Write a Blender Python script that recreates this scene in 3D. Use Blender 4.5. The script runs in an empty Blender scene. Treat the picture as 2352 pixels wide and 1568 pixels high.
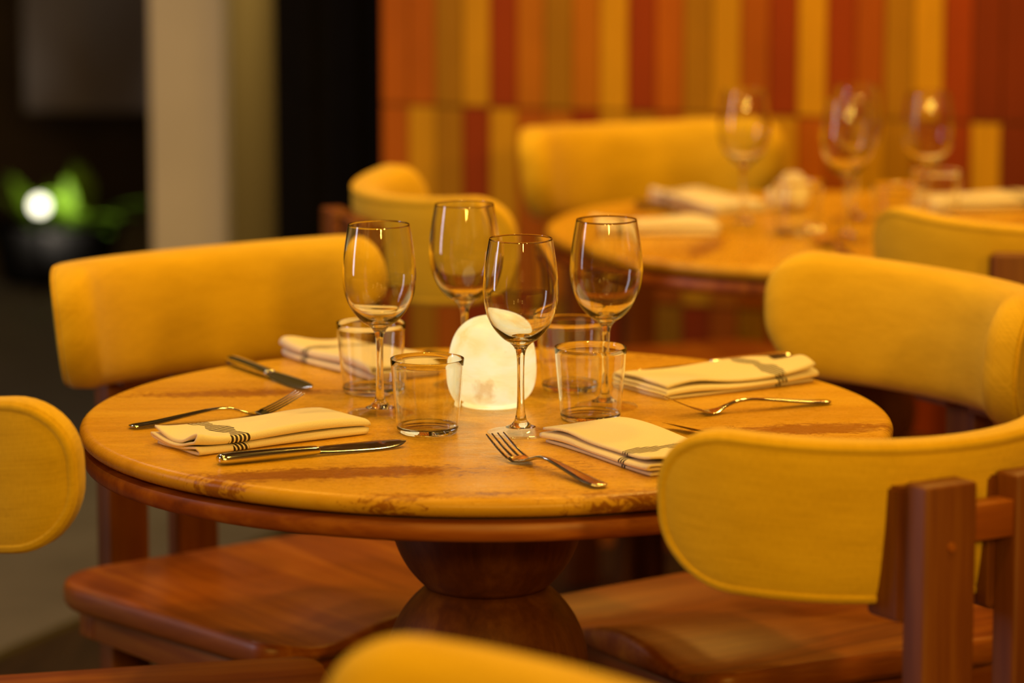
import bpy, bmesh, math, random
from mathutils import Vector, Matrix
random.seed(11)
S = bpy.context.scene
COL = S.collection
PI = math.pi

# ---------------------------------------------------------------- camera
FPX, PITCH, CZ, CD, CX = 8000.0, 0.16676, 1.481, 3.849, 0.0285
cam_data = bpy.data.cameras.new('camera')
cam = bpy.data.objects.new('camera', cam_data); COL.objects.link(cam)
cam.location = (CX, -CD, CZ); cam.rotation_euler = (PI/2 - PITCH, 0, 0)
cam_data.sensor_width = 36.0; cam_data.lens = 36.0*FPX/2352
cam_data.clip_start = 0.05
cam_data.dof.use_dof = True; cam_data.dof.focus_distance = 3.74; cam_data.dof.aperture_fstop = 2.9
S.camera = cam
S.view_settings.view_transform = 'Standard'; S.view_settings.look = 'None'
S.view_settings.gamma = 1.0; S.view_settings.exposure = 0.0
S.view_settings.use_curve_mapping = False
S.cycles.max_bounces = 14; S.cycles.transparent_max_bounces = 40
S.cycles.transmission_bounces = 14; S.cycles.glossy_bounces = 6; S.cycles.diffuse_bounces = 4
S.cycles.sample_clamp_indirect = 4.0
S.cycles.caustics_reflective = False
S.cycles.blur_glossy = 0.5

# ---------------------------------------------------------------- world and lights
W = bpy.data.worlds.new('world'); S.world = W; W.use_nodes = True
W.node_tree.nodes['Background'].inputs[0].default_value = (1.0, 0.52, 0.07, 1)
W.node_tree.nodes['Background'].inputs[1].default_value = 0.10
WARM = (1.0, 0.57, 0.085)
def lamp(name, loc, power, size, color, target=None, shape='DISK', size_y=None, spread=None):
    d = bpy.data.lights.new(name, 'AREA'); d.energy = power; d.color = color; d.shape = shape; d.size = size
    if size_y: d.size_y = size_y
    if spread: d.spread = spread
    o = bpy.data.objects.new(name, d); COL.objects.link(o); o.location = loc
    t = Vector(target) if target else Vector((loc[0], loc[1], 0))
    o.rotation_euler = (t - Vector(loc)).to_track_quat('-Z', 'Y').to_euler()
    return o
for x, y, p in ((-0.75, 0.75, 9), (0.55, 0.55, 12), (-0.55, -0.75, 8), (0.75, -1.0, 11), (0.0, -1.9, 9), (-0.3, 0.1, 6.5),
                (0.65, 1.75, 16), (1.5, 1.2, 7), (0.3, 2.3, 7), (1.2, 2.2, 5)):
    lamp('ceiling_downlight', (x, y, 2.66), p, 0.14, WARM, target=(x, y, 0))
for x, y, z, p in ((-0.5, -5.3, 2.45, 38), (0.9, -5.9, 2.3, 52), (2.1, -5.0, 2.45, 52)):
    lamp('rear_fill_light', (x, y, z), p, 0.32, WARM, target=(0.2, -0.3, 0.7))  # unseen warm fill added behind the camera to brighten the near chair backs
# the cool glow of the doorway on the left and the lamps outside
lamp('doorway_light', (-3.3, -0.2, 1.55), 13, 0.38, (0.80, 0.82, 1.0), target=(-0.3, 0.3, 0.8), shape='RECTANGLE', size_y=1.9, spread=2.5)
lamp('terrace_light', (-1.3, 1.9, 2.5), 5, 0.3, (1.0, 0.90, 0.88), target=(-0.8, 2.6, 0))
lamp('passage_light', (0.15, 4.4, 1.7), 7, 0.2, (1.0, 0.72, 0.30), target=(-0.59, 4.5, 0.9))
lamp('garden_spot', (-1.25, 5.64, 0.16), 1.0, 0.06, (1.0, 0.95, 0.65), target=(-1.25, 5.9, 0.40))

# ---------------------------------------------------------------- material helpers
MATS = {}
def new_mat(name):
    m = bpy.data.materials.new(name); m.use_nodes = True
    nt = m.node_tree; b = nt.nodes['Principled BSDF']; MATS[name] = m
    return m, nt, b
def N(nt, typ, **kw):
    n = nt.nodes.new(typ)
    for k, v in kw.items():
        if hasattr(n, k) and k not in n.inputs: setattr(n, k, v)
        else: n.inputs[k].default_value = v
    return n
def L(nt, a, b): nt.links.new(a, b)
def ramp(nt, fac, stops, interp='LINEAR'):
    r = nt.nodes.new('ShaderNodeValToRGB'); r.color_ramp.interpolation = interp
    e = r.color_ramp.elements
    while len(e) < len(stops): e.new(0.5)
    for el, (p, c) in zip(e, stops):
        el.position = p; el.color = (c[0], c[1], c[2], 1) if len(c) == 3 else c
    L(nt, fac, r.inputs[0]); return r
def mixc(nt, fac, a, b, mode='MIX'):
    m = nt.nodes.new('ShaderNodeMix'); m.data_type = 'RGBA'; m.blend_type = mode
    if isinstance(fac, (int, float)): m.inputs[0].default_value = fac
    else: L(nt, fac, m.inputs[0])
    for i, v in ((6, a), (7, b)):
        if isinstance(v, tuple): m.inputs[i].default_value = (v[0], v[1], v[2], 1)
        else: L(nt, v, m.inputs[i])
    return m.outputs[2]
def math_(nt, op, a, b=None, c=None):
    m = nt.nodes.new('ShaderNodeMath'); m.operation = op
    for i, v in enumerate((a, b, c)):
        if v is None: continue
        if isinstance(v, (int, float)): m.inputs[i].default_value = v
        else: L(nt, v, m.inputs[i])
    return m.outputs[0]
def coords(nt, kind='Object', scale=(1, 1, 1), rot=(0, 0, 0), loc=(0, 0, 0)):
    t = nt.nodes.new('ShaderNodeTexCoord'); mp = nt.nodes.new('ShaderNodeMapping')
    L(nt, t.outputs[kind], mp.inputs[0])
    mp.inputs['Scale'].default_value = scale; mp.inputs['Rotation'].default_value = rot; mp.inputs['Location'].default_value = loc
    return mp.outputs[0]
def noise(nt, vec, scale, detail=4, rough=0.5, dist=0.0):
    n = nt.nodes.new('ShaderNodeTexNoise'); L(nt, vec, n.inputs['Vector'])
    n.inputs['Scale'].default_value = scale; n.inputs['Detail'].default_value = detail
    n.inputs['Roughness'].default_value = rough; n.inputs['Distortion'].default_value = dist
    return n.outputs['Fac']
def bump(nt, b, h, strength, dist):
    n = nt.nodes.new('ShaderNodeBump'); n.inputs['Strength'].default_value = strength; n.inputs['Distance'].default_value = dist
    L(nt, h, n.inputs['Height']); L(nt, n.outputs[0], b.inputs['Normal'])

def plain(name, col, rough=0.6, metal=0.0, vary=0.12, scale=20):
    m, nt, b = new_mat(name)
    n = noise(nt, coords(nt), scale)
    lo = tuple(c*(1-vary) for c in col); hi = tuple(min(1, c*(1+vary)) for c in col)
    L(nt, ramp(nt, n, [(0.3, lo), (0.7, hi)]).outputs[0], b.inputs['Base Color'])
    b.inputs['Roughness'].default_value = rough; b.inputs['Metallic'].default_value = metal
    return m

def wood(name, axis, c0, c1, c2, rough=0.42):
    m, nt, b = new_mat(name)
    sc = [26, 26, 26]; sc['XYZ'.index(axis)] = 1.6
    v = coords(nt, scale=tuple(sc))
    n1 = noise(nt, v, 1.0, 6, 0.6, 0.6)
    v2 = coords(nt, scale=tuple(s*5 for s in sc))
    n2 = noise(nt, v2, 1.0, 3, 0.6, 0.2)
    f = math_(nt, 'ADD', math_(nt, 'MULTIPLY', n1, 0.75), math_(nt, 'MULTIPLY', n2, 0.25))
    L(nt, ramp(nt, f, [(0.30, c0), (0.5, c1), (0.68, c2)]).outputs[0], b.inputs['Base Color'])
    b.inputs['Roughness'].default_value = rough
    bump(nt, b, f, 0.12, 0.002)
    return m
TEAK = ((0.15, 0.028, 0.003), (0.28, 0.070, 0.005), (0.42, 0.140, 0.010))
wood_x = wood('teak_grain_lengthwise', 'X', *TEAK)
wood_y = wood('teak_grain_crosswise', 'Y', *TEAK)
wood_z = wood('teak_grain_upright', 'Z', *[tuple(c*0.6 for c in t) for t in TEAK], rough=0.55)
wood_turned = wood('turned_teak', 'Z', (0.08, 0.018, 0.003), (0.16, 0.044, 0.005), (0.25, 0.085, 0.010), rough=0.5)

def fabric():
    m, nt, b = new_mat('mustard_weave')
    slub = noise(nt, coords(nt, 'UV', scale=(22, 420, 1)), 1.0, 3, 0.6)
    cross = noise(nt, coords(nt, 'UV', scale=(620, 120, 1)), 1.0, 2, 0.6)
    big = noise(nt, coords(nt, 'UV', scale=(9, 30, 1)), 1.0, 3, 0.5)
    w1 = nt.nodes.new('ShaderNodeTexWave'); w1.wave_type = 'BANDS'; w1.bands_direction = 'X'
    L(nt, coords(nt, 'UV'), w1.inputs['Vector']); w1.inputs['Scale'].default_value = 150; w1.inputs['Distortion'].default_value = 1.2
    w2 = nt.nodes.new('ShaderNodeTexWave'); w2.wave_type = 'BANDS'; w2.bands_direction = 'Y'
    L(nt, coords(nt, 'UV'), w2.inputs['Vector']); w2.inputs['Scale'].default_value = 170; w2.inputs['Distortion'].default_value = 1.2
    weave = math_(nt, 'MULTIPLY', w1.outputs['Fac'], w2.outputs['Fac'])
    f = math_(nt, 'ADD', math_(nt, 'MULTIPLY', slub, 0.4), math_(nt, 'ADD', math_(nt, 'MULTIPLY', cross, 0.3), math_(nt, 'MULTIPLY', big, 0.3)))
    f = math_(nt, 'ADD', math_(nt, 'MULTIPLY', f, 0.85), math_(nt, 'MULTIPLY', weave, 0.15))
    L(nt, ramp(nt, f, [(0.28, (0.56, 0.335, 0.012)), (0.46, (0.74, 0.465, 0.022)), (0.62, (0.84, 0.55, 0.035))]).outputs[0], b.inputs['Base Color'])
    b.inputs['Roughness'].default_value = 0.9; b.inputs['Specular IOR Level'].default_value = 0.15
    b.inputs['Sheen Weight'].default_value = 0.15; b.inputs['Sheen Roughness'].default_value = 0.5
    bump(nt, b, f, 0.5, 0.0012)
    return m
FAB = fabric()
SEAM = plain('seam_thread', (0.46, 0.30, 0.08), 0.9)

def travertine():
    m, nt, b = new_mat('honed_travertine')
    rz = math.radians(-8)
    v = coords(nt, scale=(2.2, 16, 6), rot=(0, 0, rz))
    n1 = noise(nt, v, 1.0, 6, 0.62, 0.5)
    base = ramp(nt, n1, [(0.25, (0.52, 0.262, 0.014)), (0.48, (0.66, 0.36, 0.024)), (0.68, (0.73, 0.43, 0.04))]).outputs[0]
    fine = noise(nt, coords(nt, scale=(48, 130, 60), rot=(0, 0, rz)), 1.0, 6, 0.72, 1.5)
    t = nt.nodes.new('ShaderNodeTexCoord'); sp = nt.nodes.new('ShaderNodeSeparateXYZ'); L(nt, t.outputs['Object'], sp.inputs[0])
    warp = noise(nt, coords(nt, scale=(9, 14, 6)), 1.0, 4, 0.6)
    tot = None                                   # pitted brown bands of the slab
    for cx, cy, sx, sy, k in ((-0.15, -0.325, 0.15, 0.034, 1.0), (0.36, -0.085, 0.13, 0.035, 1.0), (-0.30, 0.13, 0.16, 0.030, 0.75), (0.02, -0.30, 0.12, 0.06, 0.45), (-0.03, -0.43, 0.24, 0.022, 0.5), (0.19, -0.42, 0.13, 0.03, 0.75), (-0.27, -0.36, 0.06, 0.04, 0.6), (0.10, 0.36, 0.2, 0.03, 0.5)):
        a = math_(nt, 'POWER', math_(nt, 'ABSOLUTE', math_(nt, 'MULTIPLY', math_(nt, 'SUBTRACT', sp.outputs[0], cx), 1/sx)), 2.0)
        y2 = math_(nt, 'SUBTRACT', math_(nt, 'SUBTRACT', sp.outputs[1], cy), math_(nt, 'MULTIPLY', math_(nt, 'SUBTRACT', sp.outputs[0], cx), 0.14))
        c2 = math_(nt, 'POWER', math_(nt, 'ABSOLUTE', math_(nt, 'MULTIPLY', y2, 1/sy)), 2.0)
        g = math_(nt, 'MULTIPLY', math_(nt, 'EXPONENT', math_(nt, 'MULTIPLY', math_(nt, 'ADD', a, c2), -1.0)), k)
        tot = g if tot is None else math_(nt, 'MAXIMUM', tot, g)
    pm = math_(nt, 'MULTIPLY', tot, math_(nt, 'ADD', 0.45, warp))
    thr = math_(nt, 'SUBTRACT', 0.69, math_(nt, 'MULTIPLY', pm, 0.50))
    mask = math_(nt, 'MINIMUM', math_(nt, 'MAXIMUM', math_(nt, 'MULTIPLY', math_(nt, 'SUBTRACT', fine, thr), 13.0), 0.0), 1.0)
    streak = noise(nt, coords(nt, scale=(2.4, 20, 8), rot=(0, 0, rz), loc=(3, 0, 0)), 1.0, 5, 0.6, 0.8)
    sm = ramp(nt, streak, [(0.48, (0, 0, 0)), (0.75, (1, 1, 1))]).outputs[0]
    c = mixc(nt, math_(nt, 'MULTIPLY', sm, 0.38), base, (0.42, 0.17, 0.008))
    c = mixc(nt, math_(nt, 'MULTIPLY', mask, 0.85), c, (0.26, 0.075, 0.004))
    L(nt, c, b.inputs['Base Color'])
    r = ramp(nt, fine, [(0.35, (0.42, 0.42, 0.42)), (0.6, (0.22, 0.22, 0.22))]).outputs[0]
    L(nt, r, b.inputs['Roughness']); b.inputs['Specular IOR Level'].default_value = 0.32
    pit = math_(nt, 'ADD', math_(nt, 'MULTIPLY', fine, 0.6), math_(nt, 'MULTIPLY', mask, -0.5))
    bump(nt, b, pit, 0.18, 0.002)
    return m
STONE = travertine()

def thin_glass():
    m, nt, b = new_mat('clear_thin_glass'); nt.nodes.remove(b)
    out = [n for n in nt.nodes if n.type == 'OUTPUT_MATERIAL'][0]
    g = nt.nodes.new('ShaderNodeNewGeometry')
    d = nt.nodes.new('ShaderNodeVectorMath'); d.operation = 'DOT_PRODUCT'
    L(nt, g.outputs['Incoming'], d.inputs[0]); L(nt, g.outputs['Normal'], d.inputs[1])
    c = math_(nt, 'ABSOLUTE', d.outputs['Value'])
    om = math_(nt, 'SUBTRACT', 1.0, c)
    p = math_(nt, 'POWER', om, 5.0)
    f = math_(nt, 'MINIMUM', math_(nt, 'ADD', math_(nt, 'MULTIPLY', p, 0.8), 0.04), 1.0)
    tr = nt.nodes.new('ShaderNodeBsdfTransparent')
    tint = ramp(nt, om, [(0.0, (0.985, 0.985, 0.975)), (0.75, (0.975, 0.975, 0.96)), (0.97, (0.84, 0.82, 0.76))]).outputs[0]
    L(nt, tint, tr.inputs[0])
    gl = nt.nodes.new('ShaderNodeBsdfGlossy'); gl.inputs['Roughness'].default_value = 0.015
    gl.inputs['Color'].default_value = (1, 1, 1, 1)
    mx = nt.nodes.new('ShaderNodeMixShader'); L(nt, f, mx.inputs[0]); L(nt, tr.outputs[0], mx.inputs[1]); L(nt, gl.outputs[0], mx.inputs[2])
    L(nt, mx.outputs[0], out.inputs['Surface'])
    return m
GLASS_THIN = thin_glass()
def solid_glass(name):
    m, nt, b = new_mat(name)
    n = noise(nt, coords(nt), 30)
    L(nt, ramp(nt, n, [(0, (0.97, 0.98, 0.96)), (1, (1, 1, 0.99))]).outputs[0], b.inputs['Base Color'])
    b.inputs['Transmission Weight'].default_value = 1.0; b.inputs['Roughness'].default_value = 0.0
    b.inputs['IOR'].default_value = 1.5
    return m
GLASS_SOLID = solid_glass('clear_solid_glass')

def steel(name, rough):
    m, nt, b = new_mat(name)
    n = noise(nt, coords(nt, scale=(4, 200, 200)), 1.0, 2)
    L(nt, ramp(nt, n, [(0.2, (0.70, 0.67, 0.63)), (0.8, (0.80, 0.77, 0.73))]).outputs[0], b.inputs['Base Color'])
    b.inputs['Metallic'].default_value = 1.0; b.inputs['Roughness'].default_value = rough
    return m
STEEL = steel('polished_steel', 0.11)

def napkin_cloth():
    m, nt, b = new_mat('napkin_cloth')
    uv = coords(nt, 'UV')
    sep = nt.nodes.new('ShaderNodeSeparateXYZ'); L(nt, uv, sep.inputs[0])
    wob = noise(nt, coords(nt, 'UV', scale=(0, 55, 1)), 1.0, 2)
    u = math_(nt, 'ADD', sep.outputs[0], math_(nt, 'MULTIPLY', math_(nt, 'SUBTRACT', wob, 0.5), 0.008))
    dist = math_(nt, 'ABSOLUTE', math_(nt, 'SUBTRACT', u, 0.054))
    wv = math_(nt, 'ABSOLUTE', math_(nt, 'SINE', math_(nt, 'MULTIPLY', sep.outputs[1], 62.0)))
    wid = math_(nt, 'ADD', 0.0050, math_(nt, 'MULTIPLY', wv, 0.0080))
    band = math_(nt, 'LESS_THAN', dist, wid)
    hat = math_(nt, 'SINE', math_(nt, 'MULTIPLY', math_(nt, 'ADD', sep.outputs[0], math_(nt, 'MULTIPLY', sep.outputs[1], 0.24)), 1250.0))
    hm = math_(nt, 'GREATER_THAN', hat, -0.25)
    mask = math_(nt, 'MULTIPLY', band, hm)
    th = noise(nt, coords(nt, 'UV', scale=(900, 900, 1)), 1.0, 2)
    base = ramp(nt, th, [(0.3, (0.80, 0.71, 0.60)), (0.7, (0.88, 0.79, 0.70))]).outputs[0]
    L(nt, mixc(nt, mask, base, (0.045, 0.032, 0.035)), b.inputs['Base Color'])
    b.inputs['Roughness'].default_value = 0.85; b.inputs['Specular IOR Level'].default_value = 0.2
    wr = noise(nt, coords(nt, 'UV', scale=(22, 30, 1)), 1.0, 3)
    bump(nt, b, math_(nt, 'ADD', math_(nt, 'MULTIPLY', th, 0.12), wr), 0.35, 0.003)
    return m
CLOTH = napkin_cloth()

def alabaster(name, strength):
    m, nt, b = new_mat(name)
    v = coords(nt, scale=(1, 1, 1.7), loc=(0.3, 0.1, 0.2))
    n = noise(nt, v, 16, 6, 0.62, 0.9)
    spots = noise(nt, coords(nt, loc=(2, 3, 1)), 34, 4, 0.6, 0.4)
    patch = noise(nt, coords(nt, scale=(1, 1, 1.4), loc=(0.5, 2.2, 0.9)), 15, 2, 0.5)
    c = ramp(nt, n, [(0.34, (1.0, 0.70, 0.24)), (0.46, (1.0, 0.83, 0.38)), (0.62, (1.0, 0.89, 0.50))]).outputs[0]
    sp = ramp(nt, math_(nt, 'MULTIPLY', spots, patch), [(0.34, (0, 0, 0)), (0.42, (1, 1, 1))]).outputs[0]
    c = mixc(nt, math_(nt, 'MULTIPLY', sp, 0.6), c, (0.72, 0.36, 0.08))
    L(nt, mixc(nt, 1.0, c, (0.30, 0.30, 0.30), 'MULTIPLY'), b.inputs['Base Color']); L(nt, c, b.inputs['Emission Color'])
    b.inputs['Emission Strength'].default_value = strength; b.inputs['Specular IOR Level'].default_value = 0.3
    b.inputs['Roughness'].default_value = 0.35
    return m
ALAB = alabaster('lit_alabaster', 0.80)

def tile_mat():
    m, nt, b = new_mat('glazed_wall_tile')
    a = nt.nodes.new('ShaderNodeAttribute'); a.attribute_name = 'tile_colour'
    n = noise(nt, coords(nt, scale=(6, 6, 2.5)), 1.0, 5, 0.6)
    v = ramp(nt, n, [(0.3, (0.82, 0.82, 0.82)), (0.7, (1.1, 1.1, 1.1))]).outputs[0]
    L(nt, mixc(nt, 1.0, a.outputs['Color'], v, 'MULTIPLY'), b.inputs['Base Color'])
    b.inputs['Roughness'].default_value = 0.55; b.inputs['Specular IOR Level'].default_value = 0.2
    return m
TILE = tile_mat()
FLOOR_M = wood('dark_floor_boards', 'Y', (0.015, 0.008, 0.005), (0.03, 0.016, 0.009), (0.05, 0.028, 0.015), rough=0.5)
TERR_M = plain('grey_terrace_paving', (0.125, 0.118, 0.125), 0.8, scale=6)
PLASTER = plain('pale_plaster', (0.74, 0.67, 0.58), 0.9, scale=3, vary=0.06)
PLASTER2 = plain('taupe_plaster', (0.46, 0.35, 0.15), 0.9, scale=3, vary=0.06)
BLACK = plain('black_panel', (0.006, 0.005, 0.006), 0.95); BLACK.node_tree.nodes['Principled BSDF'].inputs['Specular IOR Level'].default_value = 0.1
GROUT = plain('tile_grout', (0.26, 0.10, 0.01), 0.9)
CEIL_M = plain('ceiling_paint', (0.16, 0.10, 0.05), 0.9)
OUT_M = plain('outside_render', (0.16, 0.135, 0.15), 0.9, scale=2)
OUT_D = plain('outside_dark_hedge_wall', (0.05, 0.035, 0.03), 0.9, scale=3, vary=0.4)
LEAF_M = plain('leaf_green', (0.17, 0.33, 0.02), 0.5, vary=0.35, scale=9)
SPACER = plain('dark_spacer', (0.05, 0.02, 0.008), 0.7)

# ---------------------------------------------------------------- mesh helpers
def link_mesh(name, bm, mat, parent=None, smooth=True, loc=None):
    me = bpy.data.meshes.new(name); bmesh.ops.recalc_face_normals(bm, faces=bm.faces[:])
    bm.to_mesh(me); bm.free()
    for m in (mat if isinstance(mat, (list, tuple)) else [mat]): me.materials.append(m)
    if smooth:
        for p in me.polygons: p.use_smooth = True
        try: me.set_sharp_from_angle(angle=math.radians(42))
        except Exception: pass
    o = bpy.data.objects.new(name, me); COL.objects.link(o)
    if parent: o.parent = parent
    if loc: o.location = loc
    return o
def tag(o, label, cat, group=None, kind=None):
    o['label'] = label; o['category'] = cat
    if group: o['group'] = group
    if kind: o['kind'] = kind
    return o
def thing(name, label, cat, loc=(0, 0, 0), rz=0, group=None):
    o = bpy.data.objects.new(name, None); COL.objects.link(o); o.empty_display_size = 0.05
    o.location = loc; o.rotation_euler = (0, 0, rz)
    return tag(o, label, cat, group)
def struct(name, bm, mat, smooth=False):
    o = link_mesh(name, bm, mat, None, smooth); o['kind'] = 'structure'; return o
def dup(root, loc, rz, label, group=None):
    r = root.copy(); COL.objects.link(r); r.location = loc; r.rotation_euler = (0, 0, rz); r['label'] = label
    if group: r['group'] = group
    for ch in list(root.children):
        c = ch.copy(); COL.objects.link(c); c.parent = r
        for g in list(ch.children):
            d = g.copy(); COL.objects.link(d); d.parent = c
    return r
def box(bm, x0, x1, y0, y1, z0, z1, bev=0.0, M=None):
    vs = [bm.verts.new((x, y, z)) for x in (x0, x1) for y in (y0, y1) for z in (z0, z1)]
    idx = [(0, 1, 3, 2), (4, 6, 7, 5), (0, 4, 5, 1), (2, 3, 7, 6), (0, 2, 6, 4), (1, 5, 7, 3)]
    fs = [bm.faces.new([vs[i] for i in f]) for f in idx]
    geom = vs
    if bev > 0:
        es = list({e for f in fs for e in f.edges})
        r = bmesh.ops.bevel(bm, geom=es, offset=bev, segments=3, profile=0.5, affect='EDGES')
        geom = list({v for f in r['faces'] for v in f.verts} | {v for v in vs if v.is_valid})
    if M is not None: bmesh.ops.transform(bm, matrix=M, verts=geom)
    return geom
def bx(name, args, mat, parent=None, bev=0.004):
    bm = bmesh.new(); box(bm, *args, bev=bev); return link_mesh(name, bm, mat, parent)
def lathe(bm, prof, n=64, cap=False):
    rings = []
    for r, z in prof:
        if r < 1e-6: rings.append([bm.verts.new((0, 0, z))])
        else: rings.append([bm.verts.new((r*math.cos(2*PI*k/n), r*math.sin(2*PI*k/n), z)) for k in range(n)])
    for a, b in zip(rings, rings[1:]):
        for k in range(n):
            k2 = (k+1) % n
            if len(a) == 1 and len(b) == 1: continue
            if len(a) == 1: bm.faces.new((a[0], b[k], b[k2]))
            elif len(b) == 1: bm.faces.new((a[k], a[k2], b[0]))
            else: bm.faces.new((a[k], a[k2], b[k2], b[k]))
def spline(pts, n):
    """Catmull-Rom through 2-D points."""
    out = []
    P = [pts[0]] + list(pts) + [pts[-1]]
    for i in range(1, len(P)-2):
        p0, p1, p2, p3 = P[i-1:i+3]
        for k in range(n):
            t = k/n
            out.append(tuple(0.5*(2*p1[j] + (p2[j]-p0[j])*t + (2*p0[j]-5*p1[j]+4*p2[j]-p3[j])*t*t + (3*p1[j]-p0[j]-3*p2[j]+p3[j])*t**3) for j in range(len(p1))))
    out.append(tuple(pts[-1])); return out
def rrect(a, b, r, nc=10, nl=24, nh=4):
    """Closed outline of a rounded rectangle, always the same point count."""
    pts = []
    for (cx, cy, a0, ex, ey, n_after) in ((a-r, b-r, 0, -(a-r), b, nl), (-(a-r), b-r, PI/2, -a, -(b-r), nh), (-(a-r), -(b-r), PI, a-r, -b, nl), (a-r, -(b-r), 1.5*PI, a, b-r, nh)):
        for k in range(nc+1):
            t = a0 + PI/2*k/nc
            pts.append((cx + r*math.cos(t), cy + r*math.sin(t)))
        lx, ly = pts[-1]
        for k in range(1, n_after):
            f = k/n_after; pts.append((lx + (ex-lx)*f, ly + (ey-ly)*f))
    return pts

# ---------------------------------------------------------------- setting
bm = bmesh.new(); box(bm, -6, 4, -5, 8, -0.05, 0); struct('floor', bm, FLOOR_M)
bm = bmesh.new()
pts = [(-5.5, -4.6), (-2.85, -2.85), (-0.42, 2.70), (-0.42, 3.05), (-0.58, 7.5), (-5.5, 7.5)]
lo = [bm.verts.new((x, y, 0.0)) for x, y in pts]; hi = [bm.verts.new((x, y, 0.012)) for x, y in pts]
bm.faces.new(hi); bm.faces.new(lo[::-1])
for k in range(6): bm.faces.new((lo[k], lo[(k+1) % 6], hi[(k+1) % 6], hi[k]))
struct('floor_terrace', bm, TERR_M)
bm = bmesh.new(); box(bm, -1.0, 2.6, -3.2, 3.3, 2.70, 2.80); struct('ceiling', bm, CEIL_M)

# tiled back wall: upright glazed tiles of mixed colours
WA, WB = Vector((-0.215, 2.75)), Vector((2.0, 2.08))
wd = (WB-WA).normalized(); wn = Vector((wd.y, -wd.x))
WANG = math.atan2(wd.y, wd.x)
RED, ORG, YEL, OLV, DRK = (0.33, 0.048, 0.001), (0.47, 0.12, 0.002), (0.66, 0.33, 0.006), (0.43, 0.20, 0.004), (0.20, 0.028, 0.001)
OR2, RB = (0.55, 0.18, 0.003), (0.38, 0.085, 0.002)
TW, TH, ZJ = 0.0535, 0.36, 0.829
upper = [ORG, ORG, OLV, YEL, RED, OR2, OLV, OR2, YEL, RED, ORG, OLV, YEL, ORG, RED, YEL, RED, RB, OLV, YEL, RED, DRK, DRK, RB, DRK]
lower = [ORG, YEL, OLV, RED, YEL, ORG, OR2, RED, YEL, OLV, ORG, YEL, OR2, ORG, YEL, ORG, RB, YEL, OLV, RB, RED, YEL, DRK, RED, OLV]
third = [RED, OLV, ORG, RED, OLV, RED, OLV, ORG, RED, RED, OLV, RED, ORG, OLV, RED, DRK, RED, OLV, ORG, RED, DRK, RED, OLV, RED, ORG]
bm = bmesh.new(); cl = bm.loops.layers.float_color.new('tile_colour')
nt_ = int((WB-WA).length/TW)
g = bmesh.new()
box(g, 0, (WB-WA).length, 0.0, 0.12, 0, 2.72)
bmesh.ops.transform(g, matrix=Matrix.Translation((WA.x, WA.y, 0)) @ Matrix.Rotation(WANG, 4, 'Z'), verts=g.verts)
struct('wall_back', g, GROUT)
rows = [(ZJ-3*TH, None), (ZJ-2*TH, third), (ZJ-TH, lower), (ZJ, upper), (ZJ+TH, None), (ZJ+2*TH, None), (ZJ+3*TH, None), (ZJ+4*TH, None)]
for z0, pal in rows:
    za, zb = max(z0, 0.0)+0.002, min(z0+TH, 2.70)-0.003
    if zb-za < 0.02: continue
    for k in range(nt_):
        c = pal[k] if pal and k < len(pal) else random.choice([RED, ORG, YEL, OLV, DRK, OR2, RB])
        f0 = len(bm.faces)
        j = random.uniform(0, 0.002)
        box(bm, k*TW+0.0012, (k+1)*TW-0.0012, -0.010-j, 0.0, za, zb)
        bm.faces.ensure_lookup_table()
        jit = random.uniform(0.93, 1.07)
        for f in bm.faces[f0:]:
            for l in f.loops: l[cl] = (c[0]*jit, c[1]*jit, c[2]*jit, 1)
bmesh.ops.transform(bm, matrix=Matrix.Translation((WA.x, WA.y, 0)) @ Matrix.Rotation(WANG, 4, 'Z'), verts=bm.verts)
struct('wall_tiles', bm, TILE)
# black framed opening, return wall and pillar on the left
bm = bmesh.new(); box(bm, -0.446, -0.05, 3.10, 3.18, 0, 2.70, bev=0.004)
for x in (-0.40, -0.31): box(bm, x, x+0.03, 3.08, 3.11, 0, 2.70)
struct('door_1', bm, BLACK)
bm = bmesh.new(); box(bm, -0.748, -0.585, 3.60, 3.72, 0, 2.9, bev=0.006); struct('wall_pillar', bm, PLASTER)
bm = bmesh.new(); box(bm, -0.72, -0.590, 3.725, 5.6, 0, 2.9); struct('wall_passage', bm, PLASTER2)
bm = bmesh.new(); box(bm, -0.585, 0.4, 5.5, 5.6, 0, 2.9); struct('wall_passage_end', bm, BLACK)
# outside
bm = bmesh.new(); box(bm, -5.5, -0.87, 7.2, 7.4, 0, 3.5); struct('wall_outside', bm, OUT_D)
bm = bmesh.new(); box(bm, -1.38, -0.70, 6.20, 6.30, 0.465, 3.2); struct('wall_outside_panel', bm, OUT_M)
bm = bmesh.new(); box(bm, 2.35, 2.45, -3.2, 2.5, 0, 2.8); struct('wall_right', bm, plain('right_wall_paint', (0.30, 0.16, 0.06), 0.9))

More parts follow.
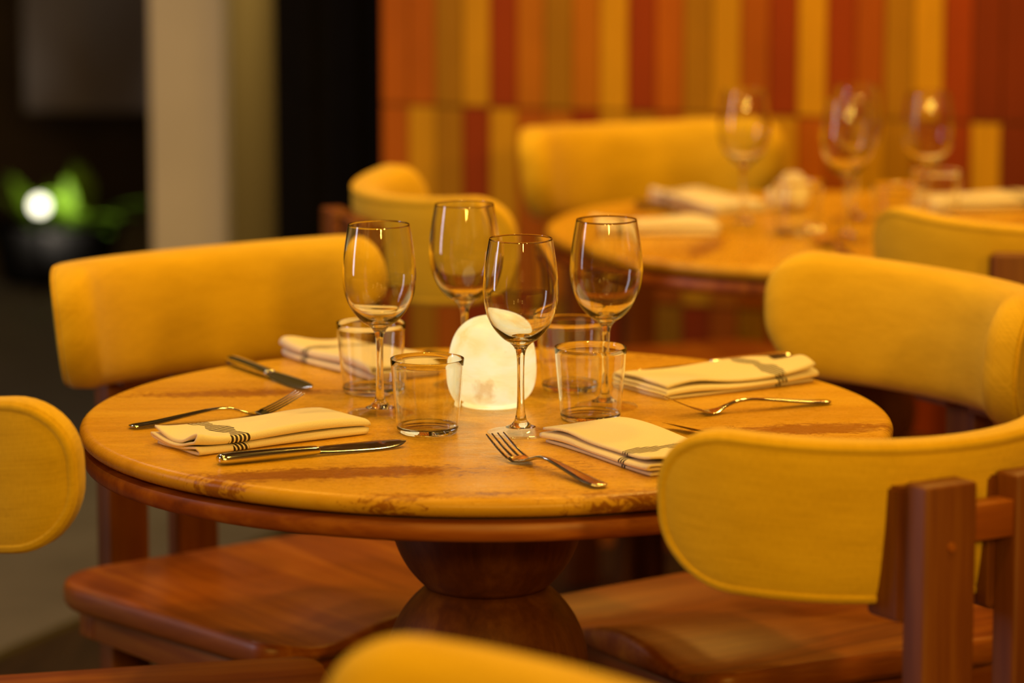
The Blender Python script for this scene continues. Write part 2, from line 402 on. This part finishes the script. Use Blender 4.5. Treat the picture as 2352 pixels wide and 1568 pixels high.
# ---------------------------------------------------------------- chair
PR, PHALF, PBH, PTH = 0.266, 0.288, 0.080, 0.052     # arc radius, half length, half height, thickness
PXC, PZ, PSAD, PLEAN = 0.125, 0.760, 0.020, 0.10
def pad_point(s, h, d):
    ph = s/PR; r = PR + d + PLEAN*h
    return (PXC - r*math.cos(ph), r*math.sin(ph), PZ + h + PSAD*(s/PHALF)**2)
def pad_mesh():
    bm = bmesh.new(); uvl = bm.loops.layers.uv.new('UVMap')
    T = PTH/2
    # (inset, radial depth): inner face centre ... edge ... outer face centre
    inner = [(0.0797, -T-0.0045), (0.070, -T-0.0042), (0.055, -T-0.0035), (0.036, -T-0.002), (0.022, -T+0.0005), (0.013, -T+0.004), (0.006, -T+0.010), (0.002, -T+0.017)]
    side = [(0.0, -0.004), (0.0, T-0.010), (0.0010, T-0.006), (0.0035, T-0.0045), (0.0042, T-0.0028), (0.003, T-0.0012), (0.0045, T), (0.0085, T+0.0003), (0.0105, T-0.0012)]
    outer = [(0.013, T-0.0004), (0.022, T+0.001), (0.036, T+0.002), (0.055, T+0.0025), (0.070, T+0.003), (0.0797, T+0.0032)]
    rings = []
    for ins, d in inner+side+outer:
        a, b = PHALF-ins, PBH-ins
        r = max(0.070-ins, b*0.55)
        pts = rrect(a, b, min(r, b*0.999), 10, 30, 4)
        rings.append([(bm.verts.new(pad_point(s, h, d)), s, h, d) for s, h in pts])
    n = len(rings[0])
    def face(vs):
        f = bm.faces.new([v[0] for v in vs])
        for l, v in zip(f.loops, vs): l[uvl].uv = (v[1], v[2] + v[3]*0.9)
    for A, B in zip(rings, rings[1:]):
        for k in range(n):
            k2 = (k+1) % n; face((A[k], A[k2], B[k2], B[k]))
    bmesh.ops.remove_doubles(bm, verts=[v[0] for v in rings[0]+rings[-1]], dist=0.0012)
    return bm
def seat_top(x, y):
    f = min(1, max(0, (x-0.02)/0.30)); f = f*f*(3-2*f)
    z = -0.018*math.exp(-((abs(y)-0.125)/0.060)**2)*f
    z += 0.004*math.exp(-(y/0.05)**2)*f
    z -= 0.008*math.exp(-((x-0.08)/0.12)**2 - (y/0.15)**2)
    return z
def seat_mesh(z0=0.45, th=0.036):
    bm = bmesh.new()
    # rounded trapezoid outline
    cs = [(0.375, 0.212, 0.030), (-0.095, 0.250, 0.085), (-0.095, -0.250, 0.085), (0.375, -0.212, 0.030)]
    out = []
    for i, (x, y, r) in enumerate(cs):
        p = Vector((x, y)); a = Vector(cs[i-1][:2]); b = Vector(cs[(i+1) % 4][:2])
        u, v = (a-p).normalized(), (b-p).normalized()
        ang = u.angle(v); t = r/math.tan(ang/2); c = p + (u+v).normalized()*(r/math.sin(ang/2))
        s, e = p+u*t-c, p+v*t-c
        a0, a1 = math.atan2(s.y, s.x), math.atan2(e.y, e.x)
        d = (a1-a0+PI) % (2*PI) - PI
        for k in range(9): out.append(c + Vector((math.cos(a0+d*k/8), math.sin(a0+d*k/8)))*r)
        nx = cs[(i+1) % 4]
        q = Vector(nx[:2]); a2 = p; b2 = Vector(cs[(i+2) % 4][:2])
        u2, v2 = (a2-q).normalized(), (b2-q).normalized(); ang2 = u2.angle(v2)
        e2 = q + u2*(nx[2]/math.tan(ang2/2))
        st = out[-1].copy()
        for k in range(1, 20): out.append(st.lerp(e2, k/20))
    cen = Vector((0.14, 0))
    rings = []
    spec = [(0.0, -th, 0.82), (0.0, -th, 0.955), (0.0, -th+0.004, 0.985), (0.0, -th+0.011, 1.0), (1, -0.009, 1.0), (1, -0.003, 0.993), (1, 0.0, 0.978)]
    spec += [(1, 0.0, s) for s in (0.94, 0.88, 0.8, 0.7, 0.6, 0.5, 0.4, 0.3, 0.2, 0.1)]
    for w, dz, sc in spec:
        ring = []
        for p in out:
            q = cen + (p-cen)*sc
            ring.append(bm.verts.new((q.x, q.y, z0 + dz + w*seat_top(q.x, q.y))))
        rings.append(ring)
    n = len(out)
    for A, B in zip(rings, rings[1:]):
        for k in range(n): bm.faces.new((A[k], A[(k+1) % n], B[(k+1) % n], B[k]))
    bm.faces.new(rings[0][::-1]); bm.faces.new(rings[-1])
    return bm
def wedge_mesh(y):
    bm = bmesh.new()
    w = 0.036
    zs = ((0.672, -0.128), (0.802, -0.138))
    v = []
    for z, xf in zs:
        for yy in (y-w, y+w): v.append((bm.verts.new((xf, yy, z)), bm.verts.new((-0.178, yy, z))))
    (a, A), (b, B), (c, C), (d, D) = v
    for f in ((a, b, d, c), (A, C, D, B), (a, c, C, A), (b, B, D, d), (a, A, B, b), (c, d, D, C)): bm.faces.new(f)
    bmesh.ops.bevel(bm, geom=bm.edges[:], offset=0.003, segments=2, affect='EDGES')
    return bm
def make_chair(label):
    t = thing('dining_chair', label, 'chair', group='curved back dining chairs')
    link_mesh('seat', seat_mesh(), wood_x, t)
    link_mesh('backrest', pad_mesh(), FAB, t)
    for y in (-0.055, 0.055):
        p = bx('back_post', (-0.2105, -0.1765, y-0.031, y+0.031, 0.0, 0.808), wood_z, t, 0.004)
        link_mesh('back_block', wedge_mesh(y), wood_z, p)
        bm = bmesh.new(); lathe(bm, [(0, 0.002), (0.004, 0.002), (0.0048, 0.0), (0.0048, -0.004), (0, -0.004)], 16)
        bmesh.ops.transform(bm, matrix=Matrix.Translation((-0.2105, y, 0.748)) @ Matrix.Rotation(-PI/2, 4, 'Y'), verts=bm.verts)
        link_mesh('bolt', bm, MATS['teak_grain_crosswise'], p)
    bx('back_rail', (-0.206, -0.182, -0.0245, 0.0245, 0.748, 0.784), wood_y, t, 0.002)
    bx('rear_apron', (-0.1765, -0.085, -0.085, 0.085, 0.372, 0.414), wood_x, t, 0.003)
    for s in (-1, 1):
        bx('leg', (0.305, 0.350, s*0.178-0.0225, s*0.178+0.0225, 0.0, 0.414), wood_z, t, 0.004)
        bx('side_apron', (-0.05, 0.305, s*0.178-0.012, s*0.178+0.012, 0.364, 0.414), wood_x, t, 0.003)
    bx('front_apron', (0.316, 0.340, -0.1555, 0.1555, 0.374, 0.414), wood_y, t, 0.003)
    bx('cross_rail', (-0.086, -0.05, -0.190, 0.190, 0.364, 0.414), wood_y, t, 0.003)
    return t
R = math.radians
CH = make_chair('mustard chair whose whole inner backrest shows behind the table edge, left, beside the tilted knife')
CH.location = (-0.326, 0.558, 0); CH.rotation_euler = (0, 0, R(-52))
chairs = [
    ((0.476, 0.372), 211, 'mustard chair at right with broad inner backrest behind the napkin and fork'),
    ((0.376, -0.450), 122, 'mustard chair at lower right seen from behind, two wooden back posts showing'),
    ((-0.478, -0.230), 20, 'mustard chair cut off by the left edge, only rounded backrest end showing'),
    ((0.003, -1.616), 209, 'mustard chair closest to the camera, only its blurred backrest top showing'),
    ((-0.035, 1.365), 18, 'mustard chair side-on behind the rear wine glass, wooden post on its left'),
    ((0.283, 2.140), -66, 'blurred mustard chair against the tiled wall behind the far table'),
    ((0.800, 1.060), 82, 'blurred mustard chair in front of the far table, outer backrest facing us'),
]
for (x, y), a, lab in chairs: dup(CH, (x, y, 0), R(a), lab)

# ---------------------------------------------------------------- tables
TZ = 0.75
def make_table(label):
    t = thing('round_dining_table', label, 'table', group='round pedestal tables')
    Rr = 0.455
    bm = bmesh.new()
    prof = [(0, TZ)] + [(Rr*k/24*0.96, TZ) for k in range(1, 25)]
    for k in range(13):
        a = PI*k/12; prof.append((Rr-0.0100+0.0100*math.sin(a), TZ-0.0100+0.0100*math.cos(a)))
    prof += [(0.3, TZ-0.020), (0, TZ-0.020)]
    lathe(bm, prof, 160); link_mesh('stone_top', bm, STONE, t)
    bm = bmesh.new(); lathe(bm, [(0, TZ-0.020), (Rr-0.020, TZ-0.020), (Rr-0.020, TZ-0.0245), (0, TZ-0.0245)], 128); link_mesh('shadow_gap', bm, SPACER, t)
    bm = bmesh.new()
    lathe(bm, [(0, TZ-0.0245), (Rr-0.009, TZ-0.0245), (Rr-0.005, TZ-0.026), (Rr-0.003, TZ-0.030), (Rr-0.003, TZ-0.040), (Rr-0.005, TZ-0.044), (Rr-0.010, TZ-0.046), (0, TZ-0.046)], 128)
    link_mesh('wooden_rim', bm, wood_x, t)
    bm = bmesh.new()
    rb = 0.109; zc = 0.6385
    pr = [(0, TZ-0.046), (0.100, TZ-0.046)]
    for k in range(0, 25):
        z = (TZ-0.047) + (0.553-(TZ-0.047))*k/24
        pr.append((math.sqrt(max(0, rb*rb-(z-zc)**2)), z))
    pr.append((0, 0.553)); lathe(bm, pr, 96); link_mesh('pedestal_bowl', bm, wood_turned, t)
    bm = bmesh.new(); rb = 0.1156; zc = 0.4595; pr = [(0, 0.553)]
    for k in range(41):
        z = 0.5525 + (0.372-0.5525)*k/40; pr.append((math.sqrt(max(0, rb*rb-(z-zc)**2)), z))
    pr.append((0, 0.372)); lathe(bm, pr, 96); link_mesh('pedestal_ball', bm, wood_turned, t)
    bm = bmesh.new(); lathe(bm, spline([(0, 0.372), (0.062, 0.372), (0.075, 0.30), (0.09, 0.15), (0.11, 0.05), (0.14, 0.03), (0.16, 0.018), (0.16, 0.0), (0, 0)], 5), 96)
    link_mesh('pedestal_foot', bm, wood_turned, t)
    return t
TB = make_table('round stone-topped pedestal table in the middle, laid for four around a lit lamp')
T2C = (0.55, 1.58)
t2 = dup(TB, (T2C[0], T2C[1], 0), R(70), 'blurred round table behind, near the tiled wall, set with glasses')
t2.scale = (1.03, 1.03, 1)

# ---------------------------------------------------------------- glassware
def make_wine(label):
    t = thing('wine_glass', label, 'glass', group='empty stemmed wine glasses')
    outer = spline([(0.0062, 0.0985), (0.012, 0.1005), (0.021, 0.1065), (0.0310, 0.1185), (0.0383, 0.1345), (0.0412, 0.152), (0.0410, 0.167), (0.0394, 0.184), (0.0370, 0.200), (0.0345, 0.2145)], 7)
    inner = spline([(0.0333, 0.2145), (0.0358, 0.200), (0.0382, 0.184), (0.0398, 0.167), (0.0400, 0.152), (0.0370, 0.1355), (0.0298, 0.1205), (0.0195, 0.1100), (0.010, 0.1058), (0.0001, 0.1048)], 7)
    bm = bmesh.new()
    lathe(bm, [(0, 0.0980)] + outer + [(0.0343, 0.2152), (0.0335, 0.2152)] + inner[:-1] + [(0, 0.1048)], 72)
    b = link_mesh('bowl', bm, GLASS_SOLID, t)
    bm = bmesh.new()
    pr = spline([(0.0115, 0.0998), (0.0078, 0.0960), (0.0052, 0.0900), (0.0041, 0.080), (0.0038, 0.060), (0.0041, 0.035), (0.0052, 0.022), (0.0075, 0.0140), (0.0125, 0.0092), (0.0165, 0.0076)], 6)
    lathe(bm, [(0, 0.1030), (0.0075, 0.1022)] + pr + [(0, 0.0070)], 64)
    link_mesh('stem', bm, GLASS_SOLID, t)
    bm = bmesh.new()
    pr = spline([(0.0165, 0.0069), (0.0245, 0.0047), (0.0345, 0.0026), (0.0367, 0.0014), (0.0360, 0.0003)], 6)
    lathe(bm, [(0, 0.0069)] + pr + [(0.03, 0.0003), (0, 0.0003)], 64)
    link_mesh('foot', bm, GLASS_THIN, t)
    return t
def make_tumbler(label):
    t = thing('water_tumbler', label, 'glass', group='straight water tumblers')
    bm = bmesh.new(); H = 0.0815
    out = [(0.0335, 0.0065), (0.0345, 0.012)] + [(0.0345+(0.0405-0.0345)*k/10, 0.012+(H-0.012)*k/10) for k in range(1, 11)]
    inn = [(0.0393, H)] + [(0.0393-(0.0393-0.0333)*k/10, H-(H-0.012)*k/10) for k in range(1, 11)] + [(0.0325, 0.0075)]
    lathe(bm, out + [(0.0403, H+0.0006), (0.0395, H+0.0006)] + inn + [out[0]], 80)
    bmesh.ops.remove_doubles(bm, verts=bm.verts, dist=1e-6)
    w = link_mesh('wall', bm, GLASS_SOLID, t)
    bm = bmesh.new()
    lathe(bm, [(0, 0.0062), (0.026, 0.0064), (0.0318, 0.0078), (0.0336, 0.0085), (0.0340, 0.0070), (0.0332, 0.0030), (0.0312, 0.0006), (0.028, 0.0002), (0.022, 0.0012), (0, 0.0016)], 80)
    link_mesh('base', bm, GLASS_SOLID, t)
    return t
WG = make_wine('wine glass closest to us, in front of the glowing lamp')
WG.location = (0.038, -0.111, TZ)
for x, y, lab in ((-0.120, 0.004, 'wine glass at left of the lamp, on the sharp table'),
                  (0.135, 0.044, 'wine glass at right of the lamp, on the sharp table'),
                  (-0.027, 0.182, 'wine glass behind the lamp, its base hidden'),
                  (0.392, 1.581, 'blurred wine glass leftmost on the far table'),
                  (0.539, 1.426, 'blurred wine glass in the middle foreground of the far table'),
                  (0.675, 1.546, 'blurred wine glass rightmost on the far table'),
                  (0.575, 1.66, 'blurred wine glass tucked behind the middle one on the far table')):
    dup(WG, (x, y, TZ), random.uniform(0, 6), lab)
TU = make_tumbler('empty tumbler in front of the left wine glass, beside striped napkin')
TU.location = (-0.064, -0.104, TZ)
for x, y, lab in ((0.116, -0.028, 'empty tumbler just right of the closest wine glass, right wine glass seen through it'),
                  (-0.135, 0.140, 'empty tumbler behind the left wine glass, before the rear napkin'),
                  (0.097, 0.159, 'empty tumbler behind the lamp at its right side'),
                  (0.47, 1.50, 'blurred tumbler just behind the leftmost far table wine glass'),
                  (0.62, 1.46, 'blurred tumbler right of the middle wine glass on far table'),
                  (0.70, 1.63, 'blurred tumbler by the rightmost glass on the far table')):
    dup(TU, (x, y, TZ), random.uniform(0, 6), lab)
TU['label'] = 'empty tumbler nearest us, overlapping the lamp from the left'
# ---------------------------------------------------------------- alabaster lamps
def lamp_mesh(hw, H):
    bm = bmesh.new()
    prof = []
    for k in range(41):
        t = k/40; a = PI*t - PI/2
        c, s = math.cos(a), math.sin(a)
        e = 0.62 if s < 0 else 0.80
        r = (abs(c)**e); z = math.copysign(abs(s)**0.72, s)
        zz = 0.44 + 0.56*z if z > 0 else 0.44 + 0.44*z
        prof.append((hw*r*(1.0-0.05*max(0, z)), H*zz))
    prof[0] = (0, 0); prof[-1] = (0, H)
    prof.insert(1, (hw*0.70, 0.0005))
    prof = [prof[0]] + [p for p in prof[1:] if p[1] > 0.0004]
    lathe(bm, prof, 80)
    for v in bm.verts:
        n = v.co*22
        v.co *= 1 + 0.010*math.sin(n.x*1.1+1)*math.cos(n.y*0.9+0.4) if v.co.z > 0.004 else 1
    return bm
lm = link_mesh('alabaster_lamp', lamp_mesh(0.0498, 0.102), ALAB)
lm.location = (0.006, 0.053, TZ+0.0012); lm.rotation_euler = (0, 0, 0.6)
tag(lm, 'glowing rounded alabaster lamp in the centre of the sharp table', 'lamp')

# ---------------------------------------------------------------- napkins
def napkin_mesh(Ln, Wd, seed, lift=0.0, curl=0.0):
    rnd = random.Random(seed)
    ph = [rnd.uniform(0, 6.28) for _ in range(6)]
    hw = Wd/2
    path = []      # zigzag of four layers: (v, z)
    zs = [0.0016, 0.0070, 0.0113, 0.0182]
    ext = [hw*0.97, hw, hw*0.985, hw*1.0]
    for i, z in enumerate(zs):
        m = 16
        xs = [(-1+2*k/m) for k in range(m+1)]
        if i % 2 == 0: xs = xs[::-1]           # first layer runs far -> near
        a = ext[i]
        for q in xs: path.append((q*(a-0.003), z))
        if i < 3:
            zn = zs[i+1]; c = (z+zn)/2; r = (zn-z)/2
            side = -1 if i % 2 == 0 else 1
            for k in range(1, 6):
                t = PI*k/6
                path.append((side*((a-0.003) + r*1.35*math.sin(t)), c - r*math.cos(t)))
    ss = [0.0]
    for p, q in zip(path, path[1:]): ss.append(ss[-1] + math.hypot(q[0]-p[0], q[1]-p[1]))
    bm = bmesh.new(); uvl = bm.loops.layers.uv.new('UVMap')
    nu = 44; grid = []
    for i in range(nu+1):
        u = i/nu; row = []
        for (v, z), s in zip(path, ss):
            lay = z/0.0182
            e0 = math.exp(-u*9); e1 = math.exp(-(1-u)*14)
            zz = z*(1.0 + 0.10*math.sin(ph[0]+u*5) + 0.35*e0*(0.3+0.7*math.sin(ph[1]+v*60)) - 0.15*e1)
            zz *= 1 - 0.22*max(0, v/hw)
            zz += lay*0.0012*math.sin(ph[2]+u*7+v*30) + lay*0.004*math.sin(ph[4]+v*45)*e0
            zz += lift*lay*math.exp(-((u-0.8)/0.16)**2)*max(0, v/hw)
            vv = v + 0.0022*math.sin(ph[3]+u*5+lay*2) + 0.004*lay*math.sin(ph[5]+u*3)
            uu = u*Ln + (0.003*math.sin(lay*5+ph[1]) + 0.001*math.sin(v*90+ph[2]))*(1 if u > 0.5 else -1)*abs(u-0.5)*2 + curl*v*u
            row.append((bm.verts.new((uu, vv, max(0.0015, zz))), u*Ln, s))
        grid.append(row)
    for a, b in zip(grid, grid[1:]):
        for k in range(len(path)-1):
            q = (a[k], b[k], b[k+1], a[k+1]); f = bm.faces.new([w[0] for w in q])
            for l, w in zip(f.loops, q): l[uvl].uv = (w[1], w[2])
    return bm
def napkin(loc, ang, seed, label, Ln=0.215, Wd=0.100, lift=0.004, curl=0.0, z=TZ):
    o = link_mesh('folded_napkin', napkin_mesh(Ln, Wd, seed, lift, curl), CLOTH)
    m = o.modifiers.new('cloth', 'SOLIDIFY'); m.thickness = 0.0026; m.offset = 0
    o.location = (loc[0], loc[1], z + 0.0003); o.rotation_euler = (0, 0, R(ang))
    return tag(o, label, 'napkin', 'folded striped napkins')
napkin((-0.330, -0.205), 36, 5, 'cream napkin at lower left between a fork and knife, dark stripe whole', lift=0.001, Wd=0.094)
napkin((0.362, 0.243), 213, 8, 'cream napkin at right, fork in front of it, dark stripe near far end', lift=0.004)
napkin((0.213, -0.322), 121, 12, 'cream napkin partly hidden by the lower right chair back', lift=0.005)
napkin((-0.212, 0.405), -57, 19, 'soft-focus cream napkin seen through the rear left tumbler', lift=0.004)
napkin((0.300, 1.925), -62, 23, 'blurred striped napkin beside the bunched one on the far table', lift=0.004)
napkin((0.155, 1.515), 3, 27, 'blurred napkin at the left rim of the far table', Ln=0.19, lift=0.004)
napkin((0.91, 1.85), 195, 31, 'blurred napkin on the right of the far table beyond the chair back', lift=0.004)

def crumpled(loc, label, rz, sz=(0.040, 0.036, 0.056), seed=3):
    bm = bmesh.new(); bmesh.ops.create_icosphere(bm, subdivisions=4, radius=1)
    rnd = random.Random(seed); ph = [rnd.uniform(0, 6) for _ in range(6)]
    for v in bm.verts:
        n = v.co.normalized(); a = math.atan2(n.y, n.x)
        r = 1 + 0.10*math.sin(3*a+ph[0]+2.5*n.z) + 0.06*math.sin(7*a+ph[1]-3*n.z) + 0.05*math.sin(9*n.z+ph[2]+2*a)
        z = (n.z+1)/2
        wd2 = (1.0-0.45*z)
        v.co = Vector((n.x*r*sz[0]*wd2*1.15, n.y*r*sz[1]*wd2*1.15, max(0.0, sz[2]*(z**1.25)*r - 0.001)))
    uvl = bm.loops.layers.uv.new('UVMap')
    for f in bm.faces:
        for l in f.loops: l[uvl].uv = (0.2 + l.vert.co.x, l.vert.co.y)
    o = link_mesh('crumpled_napkin', bm, CLOTH); o.location = (loc[0], loc[1], TZ+0.0015); o.rotation_euler = (0, 0, rz)
    return tag(o, label, 'napkin')
crumpled((0.482, 1.79), 'blurred bunched cream napkin standing on the far table behind leftmost wine glass', 0.4)
# ---------------------------------------------------------------- cutlery
def loft(bm, secs, n=12):
    """secs: (x, y, z, half width, half thickness); closed at both ends."""
    rings = []
    for x, y, z, w, t in secs:
        ring = []
        for k in range(n):
            a = 2*PI*k/n; c, s = math.cos(a), math.sin(a)
            ring.append(bm.verts.new((x, y + w*math.copysign(abs(c)**0.8, c), z + t*math.copysign(abs(s)**0.9, s))))
        rings.append(ring)
    for a, b in zip(rings, rings[1:]):
        for k in range(n): bm.faces.new((a[k], a[(k+1) % n], b[(k+1) % n], b[k]))
    bm.faces.new(rings[0][::-1]); bm.faces.new(rings[-1])
def make_fork(label):
    t = thing('fork', label, 'cutlery', group='dinner forks')
    bm = bmesh.new()
    h = spline([(0.0, 0.0030, 0.0030, 0.0007), (0.002, 0.0031, 0.0068, 0.0015), (0.008, 0.0034, 0.0096, 0.0019), (0.030, 0.0048, 0.0092, 0.0018), (0.065, 0.0090, 0.0066, 0.0018),
                (0.095, 0.0122, 0.0044, 0.0019), (0.115, 0.0118, 0.0036, 0.0020), (0.128, 0.0085, 0.0040, 0.0018), (0.136, 0.0060, 0.0056, 0.0015)], 5)
    loft(bm, [(x, 0, z, w, q) for x, z, w, q in h], 14); link_mesh('handle', bm, STEEL, t)
    bm = bmesh.new()
    def zc(x): return 0.0026 + 0.0185*max(0, (x-0.150)/0.050)**1.35 + 0.0034*max(0, (0.150-x)/0.016)**1.6
    h = spline([(0.134, 0.0050), (0.140, 0.0085), (0.147, 0.0117), (0.154, 0.0127), (0.160, 0.0126)], 5)
    loft(bm, [(x, 0, zc(x), w, 0.0011) for x, w in h], 14)
    for y in (-0.0109, -0.00365, 0.00365, 0.0109):
        loft(bm, [(0.158+0.044*k/10, y*(1-0.05*k/10), zc(0.158+0.044*k/10), 0.0019*(1-0.45*(k/10)**2), 0.0010*(1-0.4*k/10)) for k in range(11)], 10)
    link_mesh('tines', bm, STEEL, t)
    return t
def make_knife(label):
    t = thing('table_knife', label, 'cutlery', group='table knives')
    bm = bmesh.new()
    h = spline([(0.0, 0.0040, 0.0026), (0.002, 0.0075, 0.0046), (0.008, 0.0096, 0.0058), (0.03, 0.0096, 0.0060), (0.07, 0.0086, 0.0057), (0.108, 0.0076, 0.0048), (0.114, 0.0072, 0.0036)], 5)
    loft(bm, [(x, 0, 0.0062, w, q) for x, w, q in h], 16); link_mesh('handle', bm, STEEL, t)
    bm = bmesh.new()
    h = spline([(0.112, 0.0, 0.0066, 0.0017), (0.13, 0.0, 0.0080, 0.0012), (0.16, 0.0002, 0.0092, 0.0010), (0.185, 0.0006, 0.0093, 0.0009), (0.205, 0.0016, 0.0072, 0.0008), (0.214, 0.0032, 0.0040, 0.0007), (0.2185, 0.0046, 0.0012, 0.0005)], 6)
    loft(bm, [(x, y, 0.0058-0.012*max(0, x-0.112), w, q) for x, y, w, q in h], 12)
    bmesh.ops.transform(bm, matrix=Matrix.Translation((0, 0, 0.0050)) @ Matrix.Rotation(math.radians(21), 4, 'X') @ Matrix.Translation((0, 0, -0.0050)), verts=bm.verts)
    link_mesh('blade', bm, STEEL, t)
    return t
def aim(p, q): return math.atan2(q[1]-p[1], q[0]-p[0])
FK = make_fork('fork behind the lower left napkin, tines rising toward the tilted knife')
p, q = (-0.392, -0.087), (-0.215, 0.012); FK.scale = (1.03, 1.03, 1.03); FK.location = (p[0], p[1], TZ); FK.rotation_euler = (0, 0, aim(p, q))
p, q = (0.120, -0.404), (0.006, -0.220); dup(FK, (p[0], p[1], TZ), aim(p, q), 'fork at the front edge, tines overlapping the closest wine glass foot')
p, q = (0.392, 0.066), (0.206, -0.018); dup(FK, (p[0], p[1], TZ), aim(p, q), 'fork in front of the right-hand napkin, tines pointing left')
p, q = (-0.075, 0.405), (0.005, 0.22); dup(FK, (p[0], p[1], TZ), aim(p, q), 'soft-focus fork near the back rim behind the tumblers and lamp')
p, q = (0.53, 1.20), (0.49, 1.40); dup(FK, (p[0], p[1], TZ), aim(p, q), 'blurred fork at the front of the far table')
KN = make_knife('knife in front of the lower left napkin, blade pointing right')
p, q = (-0.279, -0.284), (-0.082, -0.186); KN.location = (p[0], p[1], TZ); KN.rotation_euler = (0, 0, aim(p, q))
p, q = (-0.314, 0.329), (-0.204, 0.132); dup(KN, (p[0], p[1], TZ), aim(p, q), 'knife lying alone near the back left rim, bright handle and dark blade')
p, q = (0.370, 0.350), (0.176, 0.252); dup(KN, (p[0], p[1], TZ), aim(p, q), 'knife behind the right-hand napkin, only a thin gleam showing')
p, q = (0.335, -0.25), (0.203, -0.086); dup(KN, (p[0], p[1], TZ), aim(p, q), 'knife with just its blade tip beyond the lower right chair back')
p, q = (0.235, 1.83), (0.335, 1.66); dup(KN, (p[0], p[1], TZ), aim(p, q), 'blurred knife left of the napkin on the far table')

# ---------------------------------------------------------------- planting outside
pl = thing('garden_plant', 'blurred leafy plant lit green outside on the far left', 'plant', (-1.26, 5.90, 0.012))
bm = bmesh.new(); lathe(bm, spline([(0, 0.0), (0.14, 0.0), (0.17, 0.10), (0.19, 0.16), (0.185, 0.17), (0.17, 0.16), (0, 0.15)], 4), 32)
link_mesh('planter_bowl', bm, BLACK, pl)
bm = bmesh.new(); rnd = random.Random(4)
for k in range(46):
    a = rnd.uniform(0, 2*PI); ln = rnd.uniform(0.12, 0.30); tilt = rnd.uniform(0.2, 1.25); w = rnd.uniform(0.016, 0.036)
    d = Vector((math.cos(a)*math.sin(tilt), math.sin(a)*math.sin(tilt), math.cos(tilt))); sd = Vector((-math.sin(a), math.cos(a), 0))
    o0 = Vector((rnd.uniform(-0.07, 0.07), rnd.uniform(-0.07, 0.07), 0.15)); pv = None
    for i in range(7):
        t = i/6; c = o0 + d*ln*t - Vector((0, 0, 0.09*t*t)); ww = w*math.sin(PI*min(0.98, 0.08+t*0.92))
        v = (bm.verts.new(c-sd*ww), bm.verts.new(c+Vector((0, 0, -0.006))), bm.verts.new(c+sd*ww))
        if pv: bm.faces.new((pv[0], pv[1], v[1], v[0])); bm.faces.new((pv[1], pv[2], v[2], v[1]))
        pv = v
link_mesh('foliage', bm, LEAF_M, pl)
def glow(name, col, s):
    m, nt, b = new_mat(name); b.inputs['Emission Color'].default_value = (*col, 1); b.inputs['Emission Strength'].default_value = s
    b.inputs['Base Color'].default_value = (*col, 1); return m
gt = thing('garden_light', 'small bright white light glowing among the plant leaves outside', 'light', (-1.265, 5.62, 0.0))
bm = bmesh.new(); lathe(bm, [(0, 0), (0.035, 0), (0.035, 0.006), (0.008, 0.012), (0.008, 0.235), (0.02, 0.24), (0, 0.24)], 24); link_mesh('stake', bm, BLACK, gt)
bm = bmesh.new(); bmesh.ops.create_uvsphere(bm, u_segments=24, v_segments=14, radius=0.024)
bmesh.ops.translate(bm, verts=bm.verts, vec=(0, 0, 0.265)); link_mesh('globe', bm, glow('garden_light_glow', (1.0, 0.95, 0.70), 4.0), gt)
